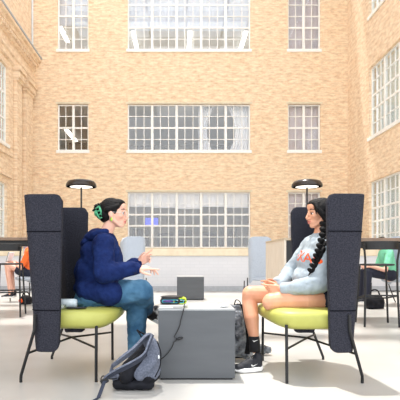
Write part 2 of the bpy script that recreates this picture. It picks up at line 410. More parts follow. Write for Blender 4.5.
sheet('roller_blind', 'pale roller blind closed in the right top floor window', 'blind', M['blind'], C0-.2, C1+.2, zu0-.1, zu1+.1, YB+.37, 8, .008)
for i in range(5):
    sheet('roller_blind', ('white roller blind rolled part way down in %s bay of the ground floor window' % ['the leftmost', 'the second', 'the middle', 'the fourth', 'the rightmost'][i]), 'blind', M['curtain'], B0+i*bw+.04, B0+(i+1)*bw-.04, zl1-.62-.05*(i % 3), zl1+.1, YB+.45, 3, .008, group='blinds of the ground floor window')
sheet('roller_blind', 'pale blue sky glare sheet added for brightness over the top of the wide top floor window', 'blind', M['sky_glare'], B0-.1, B1+.1, Z22(27), zu1+.1, YB+.37, 20, .008)  # added sheet, its colour stands for bright sky in the upper panes
sheet('roller_blind', 'pale blue sky glare sheet added for brightness in the left top floor window', 'blind', M['sky_glare'], A0-.1, A1+.1, Z22(22), zu1+.1, YB+.37, 5, .008)  # same added sky glare sheet for the left window
for (a, b, c, d_), x_, lab in ((rh[0], XR+.38, 'pale sheer cloth added to brighten the right wall middle window'), (rh[1], XR+.38, 'pale sheer cloth added to brighten the right wall ground floor window'), (rh[2], XR+.38, 'pale sheer cloth added to brighten the right wall top window'), (lh[0], XL-.38, 'pale sheer cloth added to brighten the left wall upper window'), (lh[1], XL-.38, 'pale sheer cloth added to brighten the left wall ground floor window')):
    o = sheet('curtain', lab, 'curtain', M['sheer'], 0, b-a, c-.1, d_+.1, 0, 30, .03)  # made-up cloth behind the side windows so their panes look bright
    o.rotation_euler = (0, 0, PI/2); o.location = (x_, a, 0)
tv = thing('wall_screen', 'blue lit screen hanging behind the left bays of the ground floor window', 'screen', (0, 0, 0))
d = 23.3
a = P(145, 227, d); b = P(158.5, 217.5, d)
MB().box(a.x, b.x, d, d+.06, a.z, b.z).build('casing', M['blackish'], tv, bevel=.01)
MB().box(a.x+.02, b.x-.02, d-.004, d, a.z+.03, b.z-.02).build('display', M['screen_blue'], tv)
MB().tube([((a.x+b.x)/2, d+.05, b.z), ((a.x+b.x)/2, d+.05, 4.3)], .03).build('hanger', M['black_metal'], tv)
tv = thing('wall_screen', 'violet lit screen inside the room at right, above the bar table', 'screen', (XR+2, 17, 0))
MB().box(XR+1.6, XR+1.66, 18.1, 18.9, 2.0, 2.4).build('casing', M['blackish'], tv)
MB().box(XR+1.59, XR+1.6, 18.13, 18.87, 2.03, 2.37).build('display', M['screen_violet'], tv)
MB().box(XR+1.6, XR+1.66, 18.45, 18.55, .1, 2.0).build('stand', M['black_metal'], tv)
random.seed(3)
def bookcase(x, z0, w, h, y, lab):
    t = thing('bookcase', lab, 'bookcase', (x, y, z0), group='bookcases in the rooms behind the windows')
    f = MB()
    f.box(x-w/2, x-w/2+.03, y, y+.35, z0, z0+h).box(x+w/2-.03, x+w/2, y, y+.35, z0, z0+h).box(x-w/2+.03, x+w/2-.03, y+.32, y+.35, z0, z0+h)
    f.build('carcass', M['wood_dark'], t)
    for k in range(6):
        z = z0+.02+k*(h-.05)/5; MB().box(x-w/2+.03, x+w/2-.03, y, y+.32, z, z+.03).build('shelf', M['wood_dark'], t)
for i, x in enumerate((-1.9, -.6, .55, 1.75, 2.9)):
    bookcase(x, .1, .85, 2.35-.2*(i % 2), 25.5+.8*(i % 3), 'dark bookcase inside the ground floor room, %s from the left' % ['first', 'second', 'third', 'fourth', 'fifth'][i])
for i, x in enumerate((-5.1, -1.6, -.3, .9, 2.4)):
    bookcase(x, 4.6, .95, 2.3, 25+.7*(i % 3), 'dark bookcase inside the middle floor room, %s from the left' % ['first', 'second', 'third', 'fourth', 'fifth'][i])

# ------------------------------------------------------------------ high backed chairs
def shell_mesh(w, bx0, bx1, fx0, fx1, z0, z1, th=.045, rc=.07, rt=.03, rb=.05, rr=0):
    """upholstered screen, U shaped in plan, open towards +x"""
    def path(fx, bx, off):
        W = w-off; B = bx+off; R = max(.01, rc-off); pts = []
        n1 = 8
        for i in range(n1): pts.append((fx+(B+R-fx)*i/n1, -W))
        for i in range(9):
            a = i/8*PI/2; pts.append((B+R-R*math.sin(a), -W+R-R*math.cos(a)))
        for i in range(1, 8): pts.append((B, -W+R+(2*W-2*R)*i/8))
        for i in range(9):
            a = PI/2-i/8*PI/2; pts.append((B+R-R*math.sin(a), W-R+R*math.cos(a)))
        for i in range(1, n1+1): pts.append((B+R+(fx-B-R)*i/n1, W))
        return pts
    L = 20; n = None; outer = []; inner = []
    for j in range(L+1):
        t = j/L; e = .5-.5*math.cos(PI*t); e = .4*t+.6*e
        z = z0+(z1-z0)*e; k = (z-z0)/(z1-z0)
        bx = bx0+(bx1-bx0)*k; fx = fx0+(fx1-fx0)*k
        for lst, off in ((outer, 0), (inner, th)):
            row = []
            pts = path(fx, bx, off)
            for i, (x, y) in enumerate(pts):
                d = max(0, fx-x)     # how far from the free edge
                zz = z
                if d < rt: top = z1-(rt-math.sqrt(max(0, rt*rt-(rt-d)**2)))
                else: top = z1
                if d < rb: bot = z0+(rb-math.sqrt(max(0, rb*rb-(rb-d)**2)))
                else: bot = z0
                bot += .15*min(1, max(0, (w-abs(y)-.04)/.09))*(1-k)
                if rr:
                    d2 = max(0, w-abs(y))
                    if d2 < rr: g = rr-math.sqrt(max(0, rr*rr-(rr-d2)**2)); top -= g*.8; bot += g*.35
                row.append(V(x, y, bot+(top-bot)*k))
            lst.append(row)
    n = len(outer[0]); vs = [p for r in outer for p in r]+[p for r in inner for p in r]; K = len(outer)*n; fs = []
    for j in range(L):
        for i in range(n-1):
            a = j*n+i; fs += [(a, a+1, a+n+1, a+n), (K+a, K+a+n, K+a+n+1, K+a+1)]
        a = j*n; fs.append((a, a+n, K+a+n, K+a)); a += n-1; fs.append((a, K+a, K+a+n, a+n))
    for i in range(n-1):
        fs.append((i, K+i, K+i+1, i+1)); a = L*n+i; fs.append((a, a+1, K+a+1, K+a))
    return MB().poly(vs, fs), path
def seat_mesh(cx, a, b, z0, z1, lift=.05):
    vs = []; fs = []; NU, NV = 40, 16
    def sp(x, e): return math.copysign(abs(x)**e, x)
    for j in range(NV+1):
        ph = -PI/2+PI*j/NV
        for i in range(NU):
            th = 2*PI*i/NU
            r = sp(math.cos(ph), .34) if ph > 0 else sp(math.cos(ph), .42)
            x = a*r*sp(math.cos(th), .54); y = b*r*sp(math.sin(th), .54)
            z = (z0+z1)/2+(z1-z0)/2*sp(math.sin(ph), .5)
            f = max(0, (x/a-.5)/.5)
            if z < z1-.03: z += lift*f*f*(z1-.03-z)/(z1-z0-.03)
            if ph > 0: z += -.004*math.cos(min(1, abs(y/b))*PI/2)*(1 if x < a*.5 else .3)
            vs.append(V(cx+x, y, z))
    for j in range(NV):
        for i in range(NU): fs.append((j*NU+i, j*NU+(i+1) % NU, (j+1)*NU+(i+1) % NU, (j+1)*NU+i))
    return MB().poly(vs, fs)
def lounge(name, label, cat, felt, seatm, seamm, group, w=.43, rt=.045, rr=0):
    t = thing(name, label, cat, (0, 0, 0), 0, group)
    sh, path = shell_mesh(w, -.15, -.228, .02, .04, .21 if not rr else .33, 1.245, rt=rt, rr=rr, rb=.05+rr*.4, rc=.07+rr*.5)
    s = sh.build('backrest_shell', felt, t, smooth=True, bevel=.014, seg=3)
    for z in (() if rr else (1.0, .485)):
        k = (z-.21)/(1.035); pts = path(.02+.02*k, -.15-.078*k, -.001)
        MB().strap([V(x, y, z) for x, y in pts], .007, .004, (0, 0, 1)).build('seam', seamm, s)
    bm_ = seat_mesh(.095 if not rr else .06, .285 if not rr else .24, w-.055, .34 if not rr else .40, .487); bmesh.ops.remove_doubles(bm_.bm, verts=bm_.bm.verts, dist=1e-4)
    bm_.build('seat', seatm, t, smooth=True)
    for y in (-1, 1):
        MB().tube([(.25, y*.355, 0), (.25, y*.355, .1), (.25, y*.345, .385)], .0105).build('leg', M['black_metal'], t)
        MB().tube([(-.25, y*(w-.06), 0), (-.25, y*(w-.06), .022), (-.243, y*(w-.045), .05), (-.15, y*(w+.004), .32), (-.138, y*(w+.008), .36), (-.136, y*(w+.008), .46)], .0105).build('leg', M['black_metal'], t)
    br = MB()
    br.tube([(.25, -.35, .225), (0, 0, .24), (-.19, w-.03, .20)], .0075); br.tube([(.25, .35, .225), (0, 0, .24), (-.19, -w+.03, .20)], .0075)
    br.build('cross_brace', M['black_metal'], t)
    return t
ch = lounge('high_back_chair', 'tall charcoal felt wing chair with green seat, under the woman in navy hoodie', 'chair', M['felt'], M['green'], M['felt_seam'], 'charcoal high back chairs')
ch.location = (-.775, 3.56, 0); ch.rotation_euler.z = math.radians(-1.2)
c2 = copy_tree(ch); c2.location = (.965, 3.53, 0); c2.rotation_euler.z = PI+math.radians(2.5)
for o in c2.children:
    if o.name.startswith('backrest_shell'): o.location.x -= .035
    if o.name.startswith('seat'): o.location.x -= .045
c2['label'] = 'tall charcoal felt wing chair with green seat, under the woman in grey sweatshirt'
lc = lounge('high_back_chair', 'pale grey high back chair standing behind the navy hoodie woman\'s hands', 'chair', M['light_felt'], M['light_felt'], M['light_felt'], 'pale grey high back chairs', .23, .05, .13)
lc.location = (-.84, 9.2, 0); lc.rotation_euler.z = math.radians(112)
for x, y, rz, lab in ((1.64, 9.3, 75, 'pale grey high back chair standing left of the pale slatted cabinet'),
                      (-2.80, 9.3, 228, 'pale grey high back chair under the person in orange at far left'),
                      (4.02, 8.75, 215, 'pale grey high back chair under the person in mint green at right'),
                      (4.0, 7.3, 100, 'pale grey high back chair at the right edge beside the bar stool')):
    c = copy_tree(lc); c.location = (x, y, 0); c.rotation_euler.z = math.radians(rz); c['label'] = lab

# ------------------------------------------------------------------ cube tables
def cube(label, x0, x1, y0, y1, h, group):
    t = thing('cube_table', label, 'side table', ((x0+x1)/2, (y0+y1)/2, 0), 0, group)
    MB().box(x0+.015, x1-.015, y0+.015, y1-.015, 0, .015).build('plinth', M['blackish'], t)
    MB().box(x0, x1, y0, y1, .012, h-.012).build('body', M['cube'], t, bevel=.003)
    MB().box(x0-.001, x1+.001, y0-.001, y1+.001, h-.012, h).build('tabletop', M['cube_top_lit'], t, bevel=.003)
    return t
cube('large dark grey cube table between the two seated women', -.120, .400, 3.25, 3.77, .482, 'grey cube tables')
cube('smaller looking grey cube table far off by the white low wall', .02, .56, 9.6, 10.12, .47, 'grey cube tables')
# speaker grille marks on the far cube
TOP = .482
lp = thing('laptop', 'closed silver laptop on the left of the large cube table', 'laptop', (0, 0, TOP))
MB().box(-.115, .05, 3.27, 3.50, TOP+.001, TOP+.014).build('base', M['silver'], lp, bevel=.004)
MB().box(-.115, .05, 3.27, 3.50, TOP+.015, TOP+.022).build('lid', M['silver'], lp, bevel=.003)
MB().box(-.02, .045, 3.268, 3.272, TOP+.004, TOP+.010).build('port_row', M['keys'], lp)
yz = TOP+.0225
pc = thing('knit_pouch', 'black purple and lime woven pouch lying on the silver laptop', 'pouch', (0, 0, yz))
def loopband(x0, x1, z0, z1, y0, y1, m, name, th=.008):
    r = (z1-z0)/2; cz = (z0+z1)/2; pts = []
    for i in range(9): a = -PI/2+PI*i/8; pts.append((x1-r+r*math.cos(a), cz+r*math.sin(a)))
    for i in range(9): a = PI/2+PI*i/8; pts.append((x0+r+r*math.cos(a), cz+r*math.sin(a)))
    rings = []
    for x, z in pts+[pts[0]]:
        s = 1-th/r; xc = min(max(x, x0+r), x1-r)
        xi, zi = xc+(x-xc)*s, cz+(z-cz)*s
        rings.append([V(x, y0, z), V(x, y1, z), V(xi, y1, zi), V(xi, y0, zi)])
    MB().ring_tube(rings).build(name, m, pc, smooth=False)
loopband(-.02, .075, yz+.002, yz+.044, 3.33, 3.46, M['lime'], 'lining')
loopband(-.11, .03, yz, yz+.046, 3.325, 3.465, M['blackish'], 'outer_fold', .012)
loopband(-.098, .055, yz+.009, yz+.034, 3.325, 3.465, M['teal'], 'inner_fold', .005)
MB().ell((-.055, 3.39, yz+.023), (.06, .085, .0155)).build('yarn_body', M['purple'], pc, smooth=True)
MB().ell((-.03, 3.385, yz+.050), (.08, .07, .009)).build('top_flap', M['blackish'], pc, smooth=True)
tag(MB().box(.09, .30, 3.30, 3.60, TOP+.001, TOP+.004).build('paper_sheet', M['paper'], bevel=.001), 'pale sheet lying flat on the right of the large cube table', 'paper')
eb = thing('earbud_case', 'small white rounded case at the right front corner of cube table', 'case', (.34, 3.36, TOP))
MB().ell((.335, 3.36, TOP+.014), (.034, .026, .014)).build('body', M['white'], eb, smooth=True)
MB().box(.313, .357, 3.3345, 3.336, TOP+.0135, TOP+.0150).build('seam', M['keys'], eb)
cb = thing('charging_cable', 'black charging cable with inline plug hanging down the front of the cube table', 'cable', (0, 3.2, TOP))
yf = 3.238
pts = [P(184.5, 303.6, 3.262), P(184.3, 305, 3.25)]+[P(x, y, yf) for x, y in ((184, 308), (182.5, 314), (180.5, 321), (180, 325), (177.5, 331), (174, 337))]
MB().tube(pts+[P(178, 339, yf-.004)], .0035, 8).build('cord', M['blackish'], cb)
pts = [P(x, y, yf-.004) for x, y in ((178, 339), (174, 342), (171.5, 348), (168, 353), (164, 357), (160, 360))]+[P(156, 367, 3.22)]
MB().tube(pts, .0035, 8).build('cord', M['blackish'], cb)
MB().ell(P(179.5, 338.5, yf-.006), (.026, .012, .010), Euler((0, -.25, 0))).build('inline_plug', M['blackish'], cb, smooth=True)

# ------------------------------------------------------------------ items on the left chair
sz = .482
bt = thing('metal_bottle', 'white and silver bottle lying on the green seat behind the navy hoodie woman', 'bottle', (-.75, 3.295, sz))
RX = Matrix.Rotation(PI/2, 3, 'Y')
bp0 = V(-.80, 3.295, sz+.034)
MB().lathe([(0, 0), (.026, 0), (.031, .006), (.031, .105), (.026, .12), (0, .12)], bp0, 24, RX).build('body', M['can'], bt, smooth=True)
MB().lathe([(0, -.012), (.014, -.012), (.016, 0), (0, .0)], bp0, 18, RX).build('cap', M['blackish'], bt, smooth=True)
tag(MB().lathe([(.020, 0), (.026, .006), (.028, .03), (.025, .03), (.022, .008), (.018, .004)], (-.765, 3.225, sz+.001), 24).build('plastic_cup', M['clear'], smooth=True), 'small clear plastic cup on the green seat in front of the bottle', 'cup')
ph = thing('mobile_phone', 'black phone lying flat on the green seat beside the jeans', 'phone', (-.68, 3.27, sz))
MB().box(-.74, -.61, 3.235, 3.30, sz+.004, sz+.012).build('body', M['blackish'], ph, bevel=.003)
MB().box(-.735, -.615, 3.24, 3.295, sz+.0121, sz+.013).build('display', M['iris'], ph)

# ------------------------------------------------------------------ floor lamps
def lamp(label, px, d, group):
    c = P(px, 182, d); zt = P(px, 187, d).z
    t = thing('floor_lamp', label, 'floor lamp', (c.x, d, 0), 0, group)
    MB().lathe([(0, 0), (.15, 0), (.15, .012), (.14, .02), (.02, .022), (0, .022)], (c.x, d, 0)).build('base', M['black_metal'], t, smooth=False)
    MB().tube([(c.x, d, .02), (c.x, d, zt+.04)], .011).build('pole', M['black_metal'], t)
    R = .188
    MB().lathe([(R, 0), (R+.003, .012), (R-.004, .04), (R*.86, .07), (R*.6, .084), (0, .088), (0, .078), (R*.58, .074), (R*.83, .06), (R-.014, .034), (R-.008, 0)], (c.x, d, zt)).build('lamp_shade', M['dome'], t, smooth=True)
    MB().lathe([(0, -.004), (R*.55, -.004), (R-.012, .004), (R-.014, .012), (0, .012)], (c.x, d, zt)).build('diffuser', M['lamp_glow'], t, smooth=True)
lamp('black mushroom floor lamp behind the left charcoal chair', 81.3, 6.0, 'mushroom floor lamps')
lamp('black mushroom floor lamp behind the right charcoal chair', 307, 6.0, 'mushroom floor lamps')

# ------------------------------------------------------------------ bar tables and stools
def bar_table(label, x0, x1, y0, y1, ztop):
    t = thing('bar_table', label, 'table', ((x0+x1)/2, (y0+y1)/2, 0), 0, 'long bar tables')
    MB().box(x0, x1, y0, y1, ztop-.045, ztop).build('tabletop', M['table_edge'], t, bevel=.004)
    MB().box(x0+.06, x1-.06, y0+.05, y0+.09, ztop-.12, ztop-.046).box(x0+.06, x1-.06, y1-.09, y1-.05, ztop-.12, ztop-.046).build('apron', M['black_metal'], t)
    for x in (x0+.09, x1-.09):
        for y in (y0+.09, y1-.09):
            MB().box(x-.025, x+.025, y-.025, y+.025, 0, ztop-.046).build('leg', M['black_metal'], t)
bar_table('long walnut edged bar table at the left edge of the hall', -4.6, -1.65, 7.2, 7.9, 1.145)
bar_table('long walnut edged bar table at the right edge of the hall', 2.2, 5.6, 6.25, 6.95, 1.095)
def stool(label):
    t = thing('bar_stool', label, 'bar stool', (0, 0, 0), 0, 'black bar stools')
    s = seat_mesh(0, .19, .19, .735, .765, 0); s.build('seat', M['black_metal'], t, smooth=True)
    for x in (-1, 1):
        MB().tube([(x*.20, -.22, 0), (x*.185, -.19, .5), (x*.185, -.19, .8), (x*.20, -.21, .93), (x*.205, -.22, 1.0)], .013).build('leg', M['black_metal'], t)
        MB().tube([(x*.20, .22, 0), (x*.16, .17, .74)], .013).build('leg', M['black_metal'], t)
    # curved backrest band
    pts = [V(.215*math.sin(a), -.235+.10*(1-math.cos(a))*1.2, .985) for a in [(-1.25+2.5*i/12) for i in range(13)]]
    MB().strap(pts, .105, .018, (0, 0, 1)).build('backrest', M['black_metal'], t, bevel=.006)
    z = .38
    MB().tube([(-.19, -.2, z), (.19, -.2, z)], .010).tube([(-.18, .2, z-.06), (.18, .2, z-.06)], .010).tube([(-.19, -.2, z), (-.18, .2, z-.06)], .010).tube([(.19, -.2, z), (.18, .2, z-.06)], .010).build('footrest', M['black_metal'], t)
    return t
st = stool('black metal bar stool drawn up to the right bar table')
st.location = (2.50, 5.98, 0); st.rotation_euler.z = math.radians(-7)
s2 = copy_tree(st); s2.location = (-2.42, 6.95, 0); s2.rotation_euler.z = math.radians(8); s2['label'] = 'black metal bar stool pushed in at the left bar table'
s3 = copy_tree(st); s3.location = (3.16, 6.05, 0); s3.rotation_euler.z = math.radians(4); s3['label'] = 'black metal bar stool cut off by the right edge of the picture'

# ------------------------------------------------------------------ slatted cabinet
cx0, cx1, cy0, cy1, cz = 1.44, 2.0, 6.4, 7.7, 1.10
t = thing('storage_cabinet', 'pale slatted wood cabinet behind the right charcoal chair', 'cabinet', (cx0, cy0, 0))
mb = MB().box(cx0, cx0+.03, cy0, cy1, .03, cz-.03).box(cx1-.03, cx1, cy0, cy1, .03, cz-.03).box(cx0+.03, cx1-.03, cy1-.03, cy1, .03, cz-.03)
mb.build('carcass', M['cabinet'], t)
MB().box(cx0-.003, cx1+.003, cy0-.003, cy1+.003, cz-.03, cz).build('cabinet_top', M['cab_edge'], t)
MB().box(cx0+.03, cx1-.03, cy0+.02, cy0+.04, .05, cz-.04).build('door', M['blackish'], t)
MB().box(cx0+.02, cx1-.02, cy0+.02, cy1-.02, 0, .03).build('plinth', M['blackish'], t)
mb = MB()
for k in range(13):
    y = cy0+.05+k*.095; mb.box(cx0-.007, cx0, y, y+.07, .05, cz-.05)
mb.build('slat_panel', M['cabinet'], t)

# ------------------------------------------------------------------ people
def frame(fwd, up):
    f = Vector(fwd).normalized(); u = Vector(up); u = (u-f*u.dot(f)).normalized(); s = f.cross(u)
    m = Matrix((f, s, u)).transposed(); return m
def head_shapes(mb, c, R, k=1.0):
    """c centre of cranium, R columns = forward, side, up"""
    def q(x, y, z): return Vector(c)+R @ (V(x, y, z)*k)
    e = R.to_euler()
    def el(x, y, z, a, b, d, rot=None):
        mb.ell(q(x, y, z), (a*k, b*k, d*k), (R @ rot.to_matrix()).to_euler() if rot else e)
    el(-.010, 0, .020, .092, .072, .088)           # cranium
    el(.034, 0, -.010, .052, .060, .075)           # face mass
    el(.040, 0, -.062, .042, .044, .040)           # mouth / jaw front
    el(.060, 0, -.088, .022, .024, .018)           # chin
    for s in (-1, 1):
        mb.cap(q(.0, s*.052, -.045), q(.055, s*.018, -.090), .018*k, .016*k)   # jaw line
        el(.056, s*.036, -.022, .026, .022, .020)  # cheek
        el(-.005, s*.072, -.012, .017, .008, .030, Euler((0, -.2, 0)))   # ear
        mb.cap(q(.078, s*.010, .020), q(.070, s*.036, .020), .010*k, .009*k)    # brow ridge
        el(.094, s*.010, -.040, .010, .008, .008)  # nostril
    mb.cap(q(.084, 0, .014), q(.103, 0, -.030), .0075*k, .0105*k)   # nose
    el(.080, 0, -.058, .016, .022, .007); el(.079, 0, -.070, .016, .019, .008)  # lips
    el(.070, 0, .050, .022, .045, .035)            # forehead
def face_parts(root, c, R, k, lipm, near=None):
    def q(x, y, z): return Vector(c)+R @ (V(x, y, z)*k)
    for s in (-1, 1):
        e = MB().ell(q(.0755, s*.031, -.003), (.009*k, .0125*k, .006*k), R.to_euler()).build('eye', M['eye_white'], root, smooth=True)
        MB().ell(q(.0815, s*.031, -.003), (.005*k, .0095*k, .0062*k), R.to_euler()).build('iris', M['iris'], e, smooth=True)
        MB().tube([q(.083, s*.014, .026), q(.083, s*.028, .031), q(.068, s*.046, .025)], [.003*k, .004*k, .002*k], 8).build('eyebrow', M['hair'], root, smooth=True)
        MB().tube([q(.083, s*.018, .004), q(.086, s*.031, .0085), q(.074, s*.045, .003)], [.0015*k, .0022*k, .0015*k], 6).build('eyelashes', M['iris'], root, smooth=True)
    MB().ell(q(.085, 0, -.058), (.0125*k, .021*k, .0055*k), R.to_euler()).ell(q(.083, 0, -.069), (.013*k, .018*k, .0065*k), R.to_euler()).build('lips', lipm, root, smooth=True)
def hand_shapes(mb, wrist, fwd, palm, curls, thumb=(.5, .3), side=1, k=1.0, spread=.06):
    """fwd finger direction, palm direction the palm faces; curls per finger (index..little)"""
    f = Vector(fwd).normalized(); pn = Vector(palm); pn = (pn-f*pn.dot(f)).normalized(); s = f.cross(pn)*side   # s points to the thumb side
    w = Vector(wrist)
    for i in range(4):
        off = (1.5-i)*.019*k; ln = (.086, .090, .084, .076)[i]*k
        base = w+s*off*.6; kn = w+f*ln+s*off
        mb.cap(base, kn, .0135*k, .0115*k)
        a = 0; p = kn; L = ((.042, .025, .020), (.046, .028, .021), (.042, .027, .020), (.034, .021, .018))[i]
        sd = s*((1.5-i)*spread)
        for j in range(3):
            a += curls[i]*(.8, 1, .7)[j]
            d = (f*math.cos(a)+pn*math.sin(a)+sd).normalized(); np_ = p+d*L[j]*k
            mb.cap(p, np_, (.0092, .0082, .0075)[j]*k, (.0082, .0075, .0065)[j]*k, 10); p = np_
    b = w+f*.02*k+s*.016*k+pn*.008*k
    d1 = (f*.75+s*.65+pn*.35).normalized(); p1 = b+d1*.042*k
    d2 = (f*.9+s*thumb[0]+pn*thumb[1]).normalized(); p2 = p1+d2*.034*k
    d3 = (f+s*thumb[0]*.5+pn*thumb[1]*1.2).normalized(); p3 = p2+d3*.026*k
    mb.cap(b, p1, .014*k, .0115*k); mb.cap(p1, p2, .0105*k, .009*k, 10); mb.cap(p2, p3, .009*k, .0072*k, 10)

# ---- woman in navy hoodie (faces +x)
w1 = thing('person', 'seated woman in navy hoodie and jeans with green hair clip, gesturing with both hands', 'person', (-.6, 3.55, 0))
nd, fd = 3.38, 3.74            # near and far side of her body
hipn, hipf = P(93, 295, 3.46), P(94, 296, 3.64)
kneen, kneef = P(141.5, 291, 3.47), P(138.5, 299, 3.62)
anf = P(137.5, 359, 3.58)
ann = P(148, 311, 3.80)
shn, shf = P(103.5, 244, 3.40), P(107, 243, 3.72)
eln, elf = P(103.5, 273.5, 3.31), P(113, 277, 3.80)
wrn, wrf = P(136.5, 268.5, 3.36), P(138, 263.5, 3.62)
neck = P(106, 233, 3.56); hd = P(113.6, 213.3, 3.56)
R1 = frame((1, -.10, -.03), (.03, 0, 1))
ytoe = .03
def torso(mb, hn, hf, sn, sf, nk, g=0, belly=.115):
    hm = (hn+hf)/2; sm = (sn+sf)/2
    for t, rx, ry in ((0, .125, .165), (.2, .12, .155), (.4, .112, .14), (.6, .112, .145), (.8, .105, .155), (.95, .085, .14)):
        c = hm.lerp(sm, t); mb.ell(c, (rx+g, ry+g, .095+g))
    mb.cap(sn.lerp(sm, .25), sf.lerp(sm, .25), .062+g, .062+g); mb.cap(sm, nk, .075+g*.4, .052+g*.2)
bd = MB()
torso(bd, hipn, hipf, shn, shf, neck, -.012)
bd.chain([neck+V(-.005, 0, -.01), hd+V(-.014, 0, -.055)], [.047, .045])
head_shapes(bd, hd, R1)
bd.chain([shn, eln, wrn], [.048, .038, .025]); bd.chain([shf, elf, wrf], [.048, .038, .025])
hand_shapes(bd, wrn+V(.0, 0, 0), (1, .05, .06), (0, .35, -1), (.06, .45, .62, .7), (.5, .2), side=-1, k=.92)
hand_shapes(bd, wrf+V(.0, 0, 0), (.85, -.05, .55), (.25, -1, -.1), (.1, .6, .8, .9), (.35, .4), side=-1, k=.88)
bd.chain([hipn, kneen, ann, ann+V(.04, .04, -.045)], [.082, .055, .036, .034]); bd.chain([hipf, kneef, anf, anf+V(.02, 0, -.04)], [.082, .055, .036, .034])
bd.build('body', M['skin_l'], w1, remesh=.0045, sm=2)
face_parts(w1, hd, R1, 1, M['lips'])
# hoodie
hb = MB(); torso(hb, hipn+V(.01, 0, .02), hipf+V(.01, 0, .02), shn, shf, P(104, 235, 3.56), .016)
hb.ell(P(92, 287, 3.55), (.135, .185, .085)); hb.ell(P(99, 292, 3.55), (.17, .185, .06)); hb.ell(P(112, 285, 3.52), (.085, .15, .09))
hb.ell(P(97, 262, 3.55), (.12, .165, .14)); hb.ell(P(92, 252, 3.56), (.085, .15, .10)); hb.ell(P(88, 272, 3.56), (.10, .165, .13)); hb.ell(P(113, 262, 3.54), (.075, .14, .15))
hb.chain([shn+V(0, .01, 0), eln, wrn+V(-.03, 0, 0), wrn+V(-.006, 0, 0)], [.082, .072, .054, .048]); hb.chain([shf, elf, wrf+V(-.03, 0, 0), wrf+V(-.006, 0, 0)], [.068, .058, .044, .04])
hb.cap(P(86, 290, 3.41), P(110, 293, 3.39), .075, .095); hb.cap(P(90, 290, 3.68), P(110, 293, 3.7), .075, .09)
ho = hb.build('hoodie', M['navy'], w1, remesh=.007, sm=14, disp=(.014, .045))
hh = MB()      # hood lying on the back, a thick collar around the neck
pts = [];
hc = P(104, 233, 3.56)
for i in range(17):
    a = PI*(-.12+1.24*i/16)+PI/2
    pts.append(hc+V(.085*math.cos(a)+.0, .115*math.sin(a)*1, -.030*math.cos(a)*(-1)-.006))
hh.chain(pts, [.024+.020*math.sin(PI*i/16) for i in range(17)])
hh.ell(P(94, 236, 3.56), (.08, .12, .05), Euler((0, -.55, 0))); hh.ell(P(87, 242, 3.56), (.055, .10, .035), Euler((0, -.7, 0)))
hh.build('hood', M['navy'], ho, remesh=.006, sm=8, disp=(.010, .05))
for nm, w_, e_ in (('cuff', wrn, eln), ('cuff', wrf, elf)):
    d = (w_-e_).normalized(); MB().tube([w_-d*.035, w_-d*.03, w_-d*.004, w_], [.040, .045, .044, .038], 20).build(nm, M['navy_dark'], ho, smooth=True)
hm = MB(); 
# jeans
MB().cap(P(146.5, 309, 3.74), ann+V(.0, 0, -.01), .040, .042).cap(ann+V(0, 0, -.01), ann+V(.045, .045, -.05), .042, .040).build('sock', M['sock'], w1, smooth=True)
jb = MB(); jb.chain([hipn, kneen, P(146.5, 309, 3.74)], [.108, .085, .056]); jb.chain([hipf, kneef, P(136, 330, 3.60), anf+V(0, 0, .03)], [.108, .084, .073, .068])
jb.cap(hipn+V(-.02, 0, -.005), hipf+V(-.02, 0, -.005), .105, .105); jb.cap(kneen, kneef, .075, .07); jb.cap(P(118, 294, 3.46), P(118, 296, 3.6), .09, .09)
jb.ell(P(87, 300, 3.55), (.095, .18, .05))
jb.build('jeans', M['denim'], w1, remesh=.007, sm=3, disp=(.026, .085))
def shoe(root, heel, toe, up, m_up, m_sole, k=1.0, laces=True, rem=.005):
    f = (Vector(toe)-Vector(heel)); L = f.length; R = frame(f, up); e = R.to_euler(); h = Vector(heel)
    def q(x, y, z): return h+R @ V(x*L, y*k, z*k)
    u = MB()
    u.ell(q(.18, 0, .045), (.17*L, .034*k, .042*k), e); u.ell(q(.48, 0, .04), (.30*L, .038*k, .036*k), e); u.ell(q(.78, 0, .030), (.21*L, .040*k, .026*k), e)
    u.cap(q(.17, 0, .05), q(.14, 0, .095), .034*k, .034*k); u.cap(q(.30, 0, .07), q(.5, 0, .058), .026*k, .024*k)
    up_ = u.build('shoe', m_up, root, remesh=rem, sm=2)
    s = MB(); out = []
    for i in range(28):
        a = 2*PI*i/28; x = .5+.5*math.copysign(abs(math.cos(a))**.75, math.cos(a)); w = .036+.008*math.sin(x*PI*1.2-.6)
        out.append((x, w*math.copysign(abs(math.sin(a))**.7, math.sin(a))))
    rings = []
    for z, g in ((0, .94), (.006, 1), (.020, 1.03), (.026, 1.0)):
        rings.append([q(.5+(x-.5)*g, y*g, z+(.010*(1-x)**2 if z > .01 else 0)+(.012*max(0, x-.75)*4 if z < .01 else 0)) for x, y in out])
    s.ring_tube(rings).build('sole', m_sole, up_, smooth=True)
    if laces:
        for i in range(4):
            x = .40+.09*i; MB().tube([q(x, -.024, .072-.012*i), q(x, 0, .090-.0125*i), q(x, .024, .072-.012*i)], .003*k, 6).build('lace', m_sole, up_, smooth=True)
    return up_, q
up_, q_ = shoe(w1, anf+V(-.06, 0, -.085), anf+V(.17, -.01, -.085), (0, 0, 1), M['checker'], M['sole'])
up_, q_ = shoe(w1, P(147, 317, 3.84), P(147, 317, 3.84)+V(.18, .03, -.10), (.5, -.2, 1), M['checker'], M['sole'], .95)
